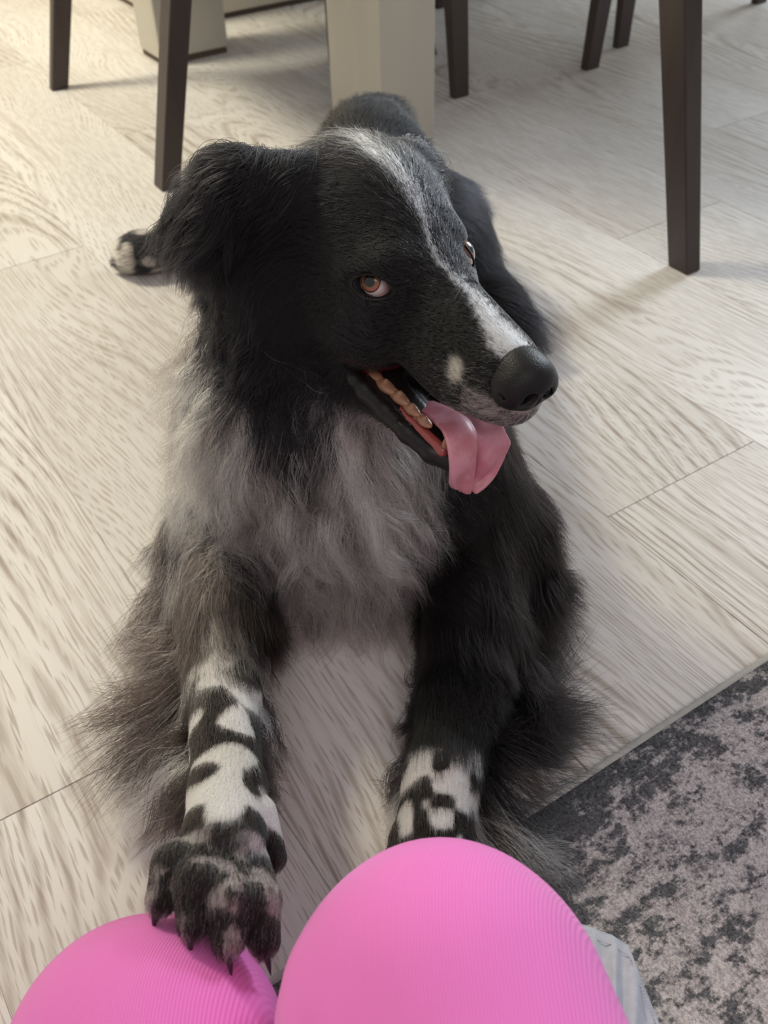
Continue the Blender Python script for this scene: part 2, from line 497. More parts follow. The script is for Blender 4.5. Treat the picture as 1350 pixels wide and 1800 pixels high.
def rotm(axis, deg):
    a = math.radians(deg); k = np.array(axis, float); k /= np.linalg.norm(k)
    K = np.array([[0, -k[2], k[1]], [k[2], 0, -k[0]], [-k[1], k[0], 0]])
    return np.eye(3) + math.sin(a) * K + (1 - math.cos(a)) * K @ K

# ------------------------------------------------------------ person in pink trousers
def build_person():
    root = empty('person', (0.0, -0.18, 0.0))
    tag(root, 'person in bright pink twill trousers, seated with both knees raised toward the dog', 'person')
    f = Field((-0.34, -0.42, 0.0), (0.34, 0.34, 0.34), 0.005)
    hipL, hipR = (-0.10, -0.20, 0.135), (0.10, -0.20, 0.14)
    kL, kR = (-0.138, 0.190, 0.088), (0.021, 0.180, 0.158)
    for p, k in [
        (Ell((0, -0.24, 0.13), (0.19, 0.13, 0.12)), .03),
        (Cone(hipL, kL, .092, .072), .03), (Cone(hipR, kR, .090, .074), .03),
        (Ell((kL[0], kL[1] + .01, kL[2] + .005), (.066, .066, .07)), .03),
        (Ell((kR[0] + .0, kR[1] + .012, kR[2] + .01), (.062, .072, .078)), .03),
        (Cone(kR, (0.072, -0.02, 0.160), .074, .098), .03),
        (Cone((kL[0], kL[1] - .01, kL[2] - .02), (-0.10, 0.05, 0.055), .055, .045), .02),
        (Cone((kR[0], kR[1], kR[2] - .03), (0.03, 0.06, 0.055), .06, .045), .02),
    ]: f.add(p, k)
    # soft wrinkles where the cloth gathers beside the right thigh
    for a, b, r in [((-.043, .20, .195), (-.052, .06, .20), .006), ((-.040, .16, .232), (-.03, .08, .238), .004)]:
        f.add(Cone(a, b, r, r * .8), .014)
    V, Q = f.mesh()
    o = np_obj('trousers', V, Q, M_pink, root)
    sm = o.modifiers.new('smooth', 'SMOOTH'); sm.factor = 0.5; sm.iterations = 6
    o.location = (0, 0.18, 0)
    skin = mat_simple('skin', (0.55, 0.36, 0.28), 0.5, 0.4)
    f2 = Field((-0.25, -0.2, 0.009), (0.25, 0.12, 0.10), 0.004)
    for (x, y, dx) in ((-0.10, 0.03, .04), (0.03, 0.03, -.04)):
        f2.add(Cone((x, y, .055), (x + dx * .2, y - .05, .045), .034, .032), .01)
        f2.add(Cone((x + dx * .2, y - .05, .04), (x + dx, y - .15, .026), .03, .02), .02)
        for t in range(5):
            f2.add(Cone((x + dx + (t - 2) * .014, y - .15, .024), (x + dx * 1.1 + (t - 2) * .016, y - .172 + abs(t - 1.5) * .004, .021), .009, .008), .005)
    V, Q = f2.mesh()
    o2 = np_obj('feet', V, Q, skin, root); o2.location = (0, 0.18, 0)
    o2['label'] = 'bare feet tucked under the thighs'
build_person()

def build_cushion():
    root = empty('cushion', (0.05, 0.05, 0.0))
    tag(root, 'pale grey cushion with a stitched edge poking out right of the pink knee', 'cushion')
    mt = mat_simple('pale_grey_cotton', (0.44, 0.465, 0.53), 0.85, 0.15, bump=(1200, 0.3, 0.0006))
    # outline in plan, counter-clockwise; rounded pad with a raised seam
    C = [(-.02, -.30), (.19, -.30), (.185, -.05), (.163, .12), (.144, .215), (.137, .255), (.128, .262), (.105, .272), (.06, .27), (-.02, .26)]
    C = [(.07 + (a_ - .07) * 1.05, b_ * 1.035) for a_, b_ in C]
    pts = []
    for i in range(len(C)):
        a, b = C[i], C[(i + 1) % len(C)]
        for k in range(8):
            t = k / 8; pts.append((a[0] + (b[0] - a[0]) * t, a[1] + (b[1] - a[1]) * t))
    cx, cy = 0.07, 0.0
    prof = [(0.90, 0.009), (0.985, 0.014), (1.0, 0.030), (1.0, 0.055), (0.992, 0.066), (0.975, 0.069), (0.94, 0.070), (0.90, 0.073), (0.7, 0.078), (0.4, 0.080), (0.12, 0.081)]
    V, F = [], []; n = len(pts)
    for s_, z in prof:
        for j, (x, y) in enumerate(pts):
            wv = 0.0035 * math.sin((x * 8 - y * 1.5) * 60) * min(1, max(0, (z - .06) * 60)) * (1 if s_ < .985 else 0.25)
            V.append((cx + (x - cx) * s_ - .05, cy + (y - cy) * s_ - .05, z + wv))
    for r in range(len(prof) - 1):
        for j in range(n):
            F.append((r * n + j, r * n + (j + 1) % n, (r + 1) * n + (j + 1) % n, (r + 1) * n + j))
    F.append(tuple(range(n - 1, -1, -1))); F.append(tuple((len(prof) - 1) * n + j for j in range(n)))
    mesh_obj('pad', V, F, mt, root, True)
    st = mat_simple('stitch_thread', (0.45, 0.45, 0.50), 0.8)
    V, F = [], []
    for j in range(n * 5):
        t = j / 5; a = pts[int(t)]; b = pts[(int(t) + 1) % n]; fr = t - int(t)
        if j % 2: continue
        d = np.array([b[0] - a[0], b[1] - a[1]]); L = np.linalg.norm(d); d /= L
        p = np.array([a[0] + (b[0] - a[0]) * fr, a[1] + (b[1] - a[1]) * fr])
        p = np.array([cx, cy]) + (p - np.array([cx, cy])) * 0.962 - .05
        nn = np.array([-d[1], d[0]]); hl, hw = L / 5 * .45, .0004
        i = len(V); z = 0.0700
        for s1_, s2_, zz in ((-1, -1, z), (1, -1, z), (1, 1, z), (-1, 1, z), (-1, -1, z + .0008), (1, -1, z + .0008), (1, 1, z + .0008), (-1, 1, z + .0008)):
            q = p + d * hl * s1_ + nn * hw * s2_; V.append((q[0], q[1], zz))
        F += [(i, i + 1, i + 5, i + 4), (i + 1, i + 2, i + 6, i + 5), (i + 2, i + 3, i + 7, i + 6), (i + 3, i, i + 4, i + 7), (i + 4, i + 5, i + 6, i + 7)]
    mesh_obj('stitching', V, F, st, root)
build_cushion()
# ------------------------------------------------------------ the dog: body
HS = 1.05
HM = np.array([[0.52301231, 0.84999289, 0.06300956], [-0.85187063, 0.51888915, 0.07120729], [0.02783072, -0.09091828, 0.9954694]])
HEAD = Frame(HM, (0.0305, 0.588, 0.3575), HS / 100)     # head axes in centimetres: forward, left, up

def both(c): return [(c[0], s_ * c[1], c[2]) for s_ in (-1, 1)]
DP = []       # (primitive, blend)
def P(prim, k): DP.append((prim, k))
# trunk
P(Ell((-.050, .675, .150), (.100, .115, .135), tag='chest'), .03)
P(Cone((-.045, .78, .155), (-.030, 1.02, .150), .112, .100, tag='trunk'), .04)
P(Cone((-.030, 1.02, .145), (-.004, 1.20, .150), .094, .072, tag='trunk'), .04)
P(Ell((.000, 1.25, .150), (.066, .100, .080), tag='rump'), .04)
P(Cone((-.045, .69, .20), (-.010, .668, .315), .098, .066, tag='neck'), .05)
# haunches
P(Ell((.085, 1.15, .085), (.062, .125, .082), tag='thigh'), .03)
P(Cone((.10, 1.10, .07), (.150, 1.025, .045), .05, .036, tag='thigh'), .02)
P(Cone((.150, 1.025, .035), (.150, 1.16, .026), .026, .020, tag='thigh'), .015)
P(Cone((-.07, 1.19, .11), (-.17, 1.06, .055), .080, .045, tag='thigh'), .03)
P(Cone((-.17, 1.06, .05), (-.215, 1.24, .045), .04, .022, tag='hock'), .02)
P(Cone((-.215, 1.24, .045), (-.285, 1.275, .026), .021, .021, tag='hfoot'), .015)
P(Ell((-.325, 1.275, .030), (.040, .034, .028), tag='hfoot'), .015)
for q, (dx, dy) in enumerate([(-.024, .016), (-.034, .005), (-.033, -.008), (-.022, -.018)]):
    P(Ell((-.325 + dx, 1.28 + dy, .017), (.014, .009, .014), tag='hfoot'), .004)
P(Cone((-.01, 1.32, .12), (.06, 1.42, .03), .022, .014, tag='tail'), .02)
# front leg lying on the floor (dog's left)
P(Cone((.020, .690, .165), (.085, .640, .070), .070, .052, tag='shoulderL'), .03)
P(Cone((.085, .635, .062), (.056, .470, .040), .046, .029, tag='armL'), .025)
P(Cone((.056, .470, .040), (.036, .405, .032), .028, .025, tag='wristL'), .015)
P(Cone((.036, .405, .032), (.026, .355, .028), .026, .027, tag='pawL'), .012)
for q, (dx, dy) in enumerate([(-.020, -.006), (-.008, -.020), (.008, -.021), (.020, -.008)]):
    P(Cone((.026 + dx * .7, .350 + dy * .6, .028), (.025 + dx, .338 + dy, .018), .0135, .0115, tag='pawL'), .005)
# front leg stretched out onto the knee (dog's right)
P(Cone((-.095, .690, .165), (-.140, .630, .075), .062, .048, tag='shoulderR'), .03)
P(Cone((-.140, .625, .072), (-.122, .440, .090), .042, .024, tag='armR'), .025)
P(Cone((-.122, .440, .090), (-.104, .340, .125), .024, .0215, tag='wristR'), .015)
P(Cone((-.104, .340, .125), (-.099, .292, .150), .021, .0235, tag='pawR'), .012)
TOES_R = [((-.112, .295, .146), (-.127, .255, .158)), ((-.104, .285, .155), (-.108, .240, .161)),
          ((-.093, .278, .153), (-.089, .232, .156)), ((-.083, .280, .144), (-.072, .236, .146))]
for a, b in TOES_R:
    mid = tuple((np.array(a) * .4 + np.array(b) * .6) + np.array((0, 0, .009)))
    P(Cone(a, mid, 0.0105, .0122, tag='toeR'), .003); P(Cone(mid, b, .0122, .0080, tag='toeR'), .003)
P(Cone((-.082, .318, .135), (-.073, .296, .122), .010, .007, tag='toeR'), .006)
# head (centimetres, head axes)
def hE(c, r, k, tg, R=None): P(Ell(c, r, HEAD, R, tag=tg), k)
def hC(a, b, ra, rb, k, tg): P(Cone(a, b, ra, rb, HEAD, tag=tg), k)
hE((-6.6, 0, -.1), (6.4, 5.3, 5.5), .02, 'crown')
hE((-1.8, 0, -1.2), (4.2, 4.1, 3.6), .02, 'crown')
hE((.1, -2.35, .35), (1.5, 1.25, .95), .012, 'face')
hE((-1.3, 2.3, .7), (1.5, 1.1, .9), .012, 'face')
for c in both((-3.2, 3.1, -4.2)): hE(c, (4.4, 2.2, 3.6), .02, 'cheek')
hC((1.0, 0, -3.2), (8.4, 0, -3.8), 3.1, 2.2, .02, 'muzzle')
for c in both((5.4, 1.45, -4.9)): hE(c, (4.8, 1.35, 1.9), .010, 'muzzle')
hC((1.5, 0, -1.6), (9.6, 0, -2.9), 1.9, 1.35, .015, 'muzzle')
hE((9.6, 0, -4.7), (1.9, 2.0, 1.9), .008, 'muzzle')
hE((-11.5, -3.8, -6.5), (5.5, 4.8, 7.0), .03, 'ruff')
hE((-11.0, 3.0, -6.5), (5.0, 3.8, 6.0), .03, 'ruff')
HEADCUT_AT = len(DP)
# lower jaw
for s_ in (-1, 1):
    hC((-3.2, s_ * 2.5, -8.2), (5.6, s_ * 1.35, -10.6), 1.9, .95, .012, 'jaw')
hC((-3.0, 0, -9.0), (6.3, 0, -10.9), 2.2, 1.0, .02, 'jaw')
hC((-6.5, 0, -6.5), (-3.5, 0, -8.6), 4.0, 2.8, .03, 'throat')
# ears: folded flaps swept back
hC((-8.0, -4.4, 2.6), (-10.0, -7.8, 3.0), 2.0, 1.7, .012, 'ear')
hC((-10.0, -7.8, 3.0), (-12.2, -9.4, .6), 1.7, 1.2, .012, 'ear')
hC((-11.6, -8.8, .6), (-12.8, -8.2, -4.5), 1.7, 1.0, .012, 'ear')
hC((-12.2, -9.4, .6), (-13.8, -10.9, -.4), 1.1, .45, .008, 'ear')
hC((-8.0, 4.2, 2.4), (-10.6, 6.0, 1.6), 1.9, 1.5, .012, 'ear')
hC((-10.6, 6.0, 1.6), (-12.4, 7.0, -3.0), 1.5, .8, .012, 'ear')

EYE_HOLE = {-1: (.30, -3.75, -.95), 1: (.45, 3.45, -.15)}
def build_field():
    f = Field((-.385, .20, .002), (.24, 1.46, .46), .0026)
    for i, (p, k) in enumerate(DP):
        if i == HEADCUT_AT:
            pass
        f.add(p, k)
    # mouth: an open wedge between the palate and the lower lip
    for (F0, U0, F1, U1, r) in [(0.2, -8.2, 11, -9.0, 1.0)]:
        f.add(Cone((F0, 0, U0), (9.0, 0, U1), .75, 1.55, HEAD), .002, cut=True)
    class Wedge:
        def bounds(s):
            c = [HEAD.out((a, b, c_)) for a in (-3, 14) for b in (-5, 5) for c_ in (-12, -6)]
            return np.min(c, 0), np.max(c, 0)
        def __call__(s, p):
            q = HEAD.inn(p); Fw, L, U = q[..., 0], q[..., 1], q[..., 2]
            up = U - (-6.95 - .35 * np.exp(-((Fw - 6) / 2.2) ** 2) + .12 * np.maximum(Fw - 8.5, 0))
            lo = (-7.55 - .30 * (Fw + 2.4)) - U
            back = -2.3 - Fw
            return np.maximum(np.maximum(up, lo), back) * (HS / 100) * .9
    f.add(Wedge(), .0015, cut=True)
    # eye sockets
    for s_ in (-1, 1):
        f.add(Ell(EYE_HOLE[s_], (1.28, 1.3, .76), HEAD), .0012, cut=True)
    # nose seat
    return f

FD = build_field()
BV, BQ = FD.mesh()
dog = empty('dog', (-.03, .62, 0))
tag(dog, 'black and white long-haired dog lying on the floor, tongue out, paw on knee', 'dog')
DOGOFF = np.array([-.03, .62, 0])
# ------------------------------------------------------------ noise, regions and coat colour
_pt = np.random.default_rng(3).random((64, 64, 64)).astype(np.float32)
def vnoise(P, scale, seed=0.0):
    q = P / scale + 17.3 + seed * 7.77
    i = np.floor(q).astype(int); f = q - i; f = f * f * (3 - 2 * f); r = 0
    for dx in (0, 1):
        for dy in (0, 1):
            for dz in (0, 1):
                wgt = (f[..., 0] if dx else 1 - f[..., 0]) * (f[..., 1] if dy else 1 - f[..., 1]) * (f[..., 2] if dz else 1 - f[..., 2])
                r = r + wgt * _pt[(i[..., 0] + dx) & 63, (i[..., 1] + dy) & 63, (i[..., 2] + dz) & 63]
    return r
def sstep(a, b, x):
    t = np.clip((x - a) / (b - a), 0, 1); return t * t * (3 - 2 * t)
def lerp(a, b, t): return a * (1 - t) + b * t

TAGS = ['chest', 'trunk', 'rump', 'neck', 'thigh', 'hock', 'hfoot', 'tail', 'shoulderL', 'armL', 'wristL', 'pawL',
        'shoulderR', 'armR', 'wristR', 'pawR', 'toeR', 'crown', 'face', 'cheek', 'muzzle', 'jaw', 'throat', 'ear', 'ruff']
TI = {t: i for i, t in enumerate(TAGS)}
def regions(Pw, sig=.013):
    D = np.full((len(TAGS), len(Pw)), 1.0, np.float32)
    for p, _ in DP:
        j = TI[p.tag]; D[j] = np.minimum(D[j], p(Pw))
    W = np.exp(-(D - D.min(0)) / sig); W /= W.sum(0)
    return D.argmin(0), W

BLACK = np.array([.0042, .0040, .0050]); BROWN = np.array([.009, .0062, .0058]); WHITE = np.array([.88, .86, .85])
GREY = np.array([.36, .31, .295]); DGREY = np.array([.050, .038, .035]); CREAM = np.array([.70, .63, .54])

def coat(Pw, R, W, r1, r2):
    """colour of hair rooted at Pw; r1, r2 are per-strand random numbers"""
    n = len(Pw); q = HEAD.inn(Pw); F, L, U = q[:, 0], q[:, 1], q[:, 2]
    x, y, z = Pw[:, 0], Pw[:, 1], Pw[:, 2]
    w = lambda *t: sum(W[TI[k]] for k in t)
    c = np.tile(BLACK, (n, 1))
    def put(mask, col):
        nonlocal c
        m_ = np.clip(mask, 0, 1)[:, None]; c = c * (1 - m_) + np.asarray(col) * m_
    hard = lambda m_, r: (m_ > r).astype(float)
    # grey roan bib
    n1 = vnoise(Pw, .022); n2 = vnoise(Pw * [1, 1, .35], .009, 2); n3 = vnoise(Pw, .05, 4)
    bibw = w('chest', 'neck', 'throat', 'shoulderR') + .6 * w('trunk') * (x < -.10)
    edge = .262 - .030 * np.exp(-((x + .06) / .035) ** 2) + .02 * (n3 - .5) - .16 * sstep(-.10, -.17, x) - .02 * sstep(.0, .08, x)
    bib = bibw * sstep(edge + .012, edge - .012, z) * sstep(.052, .030, x + .35 * (z - .2) * 0 + .02 * (n3 - .5) - .25 * np.clip(.13 - z, 0, .1) * -1.2)
    roan = lerp(GREY, np.array([.74, .68, .66]), sstep(.35, .75, n2)[:, None])
    roan = lerp(roan, DGREY, (sstep(.56, .70, n1) * .75 * (.6 + .4 * sstep(-.06, -.14, x)))[:, None])
    strk = vnoise(Pw * [1, 1, .3], .0075, 12)
    roan = roan * (.28 + 1.5 * sstep(.28, .72, strk))[:, None]
    roan = lerp(roan, DGREY, hard(.18, r1)[:, None] * .8)
    put(hard(bib, .15 + .7 * r2), roan)
    # left edge of the mane goes light from the shoulder up
    mane = w('neck', 'trunk', 'chest', 'shoulderR') * sstep(-.075, -.12, x) * sstep(.34, .27, z) * (y < .80)
    put(hard(mane, .2 + .6 * r2), lerp(np.array([.60, .56, .53]), DGREY, hard(sstep(.5, .62, n1), r1)[:, None] * .8))
    # throat patch under the jaw
    put(hard(w('throat', 'neck') * sstep(-11.2, -12.6, U + .8 * n1) * (F > -6), r2), roan * 1.05)
    # reaching leg: roan above, crisp black and white blotches below
    armr = w('armR', 'wristR', 'pawR', 'toeR')
    tt = sstep(.52, .42, y)
    b1 = vnoise(Pw * [1.0, 1.55, 1.2], .0235, 9); bmask = sstep(.47, .53, b1 + .10 * (n1 - .5) + .13 * np.sin(y * 6.2832 / .036 + x * 30 + 2.6) - .0 + .10 * sstep(.325, .300, y))
    crisp = lerp(np.tile(WHITE, (n, 1)), np.tile(BROWN, (n, 1)), bmask[:, None])
    upper = lerp(roan * .75, np.tile(BROWN, (n, 1)), sstep(.44, .56, vnoise(Pw * [1, .8, 1], .026, 5))[:, None])
    put(armr, lerp(upper, crisp, hard(tt, r1)[:, None]))
    side = armr * sstep(-.145, -.160, x + .35 * (y - .46) * -1) * (y > .36)
    put(hard(side * .8, r2), lerp(BROWN * 2.0, GREY * .75, hard(sstep(.45, .62, vnoise(Pw, .012, 81)) * .55 + .04, r1)[:, None]))
    toe = w('toeR', 'pawR') * 1.0
    tn = vnoise(Pw, .0095, 71)
    put(toe * sstep(.296, .280, y + .004 * (n1 - .5)), lerp(np.tile(BROWN * .9, (n, 1)), np.tile(GREY * 1.1, (n, 1)), (hard(sstep(.56, .72, tn) * .6 + .10, r1))[:, None]))
    # resting leg: black with a spotted white foot
    b2 = vnoise(Pw * [1, 1, 1], .0135, 21)
    foot = w('pawL', 'wristL') * sstep(.422, .408, y + .012 * (n1 - .5))
    put(foot, lerp(np.tile(WHITE, (n, 1)), np.tile(BROWN, (n, 1)), sstep(.52, .58, b2)[:, None]))
    put(w('armL', 'shoulderL') * 1.0, BROWN * .42)
    # hind foot
    put(w('hfoot'), lerp(np.tile(CREAM * .85, (n, 1)), np.tile(BLACK * 2, (n, 1)), sstep(.46, .52, vnoise(Pw, .017, 31))[:, None]))
    put(w('hock') * .9, DGREY * .8)
    # head
    head = w('crown', 'face', 'cheek', 'muzzle', 'ear', 'jaw')
    aL = np.abs(L + .25 * np.sin(F * .9))
    bw = np.interp(F, [-11, -8, -5, -2, 0, 2.5, 5, 8, 10.5, 12], [.5, .55, .85, .7, .38, .34, .6, .95, 1.15, .8])
    top = (U > -3.2)
    bl = sstep(bw * 1.5, bw * .35, aL + .35 * (n2 - .5)) * top * w('crown', 'face', 'muzzle')
    amp = np.interp(F, [-12, -9, -7, -4, -1, 1, 3, 6, 9, 12], [.0, .35, .95, .85, .55, .45, .5, .8, 1.0, .9])
    put(hard(bl * amp, r1), np.array([.74, .76, .82]))
    put(hard(w('crown') * sstep(-6.5, -9.5, F) * sstep(4.5, 1.5, np.abs(L)) * .5, r2), np.array([.12, .12, .13]))
    put(hard(w('crown', 'face') * sstep(2.4, 1.0, aL) * top * .16, r2), np.array([.40, .40, .42]))
    salt = w('muzzle') * sstep(5.2, 9.0, F) * sstep(-2.0, -4.6, U) * .48 + w('muzzle') * sstep(-5.6, -6.9, U) * sstep(4, 7, F) * .45
    put(hard(salt, r1), np.array([.50, .43, .41]))
    spot = sstep(.85, .35, np.linalg.norm((q - np.array([7.6, -2.6, -3.5])) / [1, 1, 1.2], axis=1))
    put(spot * .9, np.array([.62, .58, .50]))
    jw = w('jaw', 'throat') * sstep(-9.6 - .28 * 1, -10.6, U + .28 * (F + 1)) * (F > -5)
    put(hard(jw, r1 * .8), np.array([.46, .40, .38]))
    put(w('jaw') * sstep(-3.5, -5.5, F), BLACK)
    return c

# ------------------------------------------------------------ fur
def tangent(v, N): return v - (v * N).sum(-1, keepdims=True) * N
def unit(v): return v / np.maximum(np.linalg.norm(v, axis=-1, keepdims=True), 1e-9)
def hv(*v): return HM @ (np.array(v, float) / np.linalg.norm(v))

# per region: density /cm2, length m, lift, clump cell m, clump strength, wave m, radius m
PAR = dict(
    chest=(26, .070, .26, .017, .93, .0070, .00020), trunk=(22, .034, .20, .010, .5, .001, .00015), rump=(24, .046, .42, .012, .7, .002, .00017),
    neck=(28, .060, .28, .016, .90, .0058, .00018), thigh=(22, .036, .22, .012, .6, .001, .00015), hock=(26, .015, .25, .008, .4, .0005, .00014),
    hfoot=(40, .009, .3, .006, .3, .0002, .00013), tail=(20, .05, .3, .012, .5, .002, .00015),
    shoulderL=(34, .044, .28, .011, .65, .0020, .00015), armL=(50, .028, .30, .009, .6, .0012, .00014), wristL=(60, .011, .28, .006, .4, .0003, .00012), pawL=(64, .009, .30, .005, .35, .0002, .00012),
    shoulderR=(28, .050, .26, .015, .88, .0050, .00018), armR=(48, .017, .24, .008, .5, .0007, .00013), wristR=(74, .0085, .22, .006, .35, .0002, .00012), pawR=(76, .009, .26, .005, .35, .0002, .00012), toeR=(100, .0062, .24, .0045, .65, .0004, .00011),
    crown=(80, .013, .20, .006, .4, .0004, .00011), face=(110, .006, .18, .004, .2, .0001, .00010), cheek=(70, .016, .16, .008, .45, .0006, .00012), muzzle=(120, .005, .20, .004, .2, .0001, .00009),
    jaw=(80, .009, .25, .006, .4, .0004, .00011), throat=(40, .035, .24, .010, .6, .002, .00013), ear=(44, .042, .36, .012, .80, .0034, .00017), ruff=(44, .046, .28, .014, .82, .0040, .00017))

def comb_field(Pw, N, W):
    n = len(Pw); x, y, z = Pw.T; q = HEAD.inn(Pw); F, L, U = q.T
    sx = np.tanh((x + .045) / .05)
    C = np.zeros((n, 3))
    def A(t, v): 
        nonlocal C
        C += W[TI[t]][:, None] * unit(np.broadcast_to(v, (n, 3)).astype(float))
    one = np.ones(n)
    A('chest', np.stack([.28 * sx, -.35 * one, -one], 1))
    A('neck', np.stack([.45 * sx - .1, -.15 * one, -one], 1))
    A('throat', np.stack([.15 * sx, -.25 * one, -one], 1))
    A('trunk', np.stack([.35 * sx, .8 * one, -.55 * one], 1))
    A('rump', np.stack([.25 * sx, .8 * one, -.2 * one], 1))
    A('thigh', np.stack([.45 * np.sign(x), .25 * one, -.8 * one], 1))
    A('hock', np.stack([-.3 * one, .6 * one, -.3 * one], 1)); A('hfoot', np.stack([-one, .1 * one, -.1 * one], 1))
    A('tail', np.stack([.2 * one, one, -.3 * one], 1))
    A('shoulderL', np.stack([.45 * one, -.30 * one, -.9 * one], 1)); A('shoulderR', np.stack([-.15 * one, -.4 * one, -.9 * one], 1))
    A('armL', np.stack([.15 * one, -one, -.15 * one], 1)); A('wristL', np.stack([.0 * one, -one, -.1 * one], 1)); A('pawL', np.stack([0 * one, -one, -.2 * one], 1))
    A('armR', np.stack([-.02 * one, -one, .1 * one], 1)); A('wristR', np.stack([.1 * one, -one, .3 * one], 1))
    A('pawR', np.stack([-.1 * one, -one, .1 * one], 1)); A('toeR', np.stack([-.15 * one, -one, -.5 * one], 1))
    s = np.sign(L) * np.minimum(np.abs(L) / 2.5, 1)
    A('ruff', np.stack([-.35 * one, -.15 * one, -one], 1))
    def HV(f, l, u): return np.stack([f, l, u], 1) @ HM.T
    A('crown', HV(-one, .55 * s, -.1 * one)); A('face', HV(-one, .5 * s, .1 * one))
    A('cheek', HV(-.8 * one, .3 * s, -.55 * one)); A('muzzle', HV(-one, .45 * s, -.25 * one))
    A('jaw', HV(-one, .1 * s, -.5 * one)); A('ear', HV(-.5 * one, .45 * np.sign(L), -.75 * one))
    return unit(C)

def tri_sampler(V, Q):
    T = np.concatenate([Q[:, [0, 1, 2]], Q[:, [0, 2, 3]]])
    a, b, c = V[T[:, 0]], V[T[:, 1]], V[T[:, 2]]
    ar = np.linalg.norm(np.cross(b - a, c - a), axis=1) / 2
    return T, ar, (a + b + c) / 3
TRI, AR, CEN = tri_sampler(BV, BQ)
CR, CW = regions(CEN)
_parr = np.array([PAR[t] for t in TAGS])
MOUTH_LO = lambda F: -7.55 - .30 * (F + 2.4)

def keep_mask(Pw):
    q = HEAD.inn(Pw); F, L, U = q.T
    inmouth = (F > -2.0) & (U < -6.75) & (U > MOUTH_LO(F) - np.where(F > -1, .52, .15)) & (np.abs(L) < 5) & (F < 13)
    inmouth &= ~((F > 2) & (U > -7.0))
    eye = np.zeros(len(Pw), bool)
    for s_ in (-1, 1): eye |= (((F - EYE_HOLE[s_][0]) / 1.48) ** 2 + ((U - EYE_HOLE[s_][2]) / .96) ** 2 < 1) & (s_ * L > 2.0) & (s_ * L < 5.5)
    nose = np.linalg.norm((q - np.array([11.0, 0, -3.2])) / [1.8, 1.9, 1.85], axis=1) < 1.0
    return ~(inmouth | eye | nose | (Pw[:, 2] < .004))

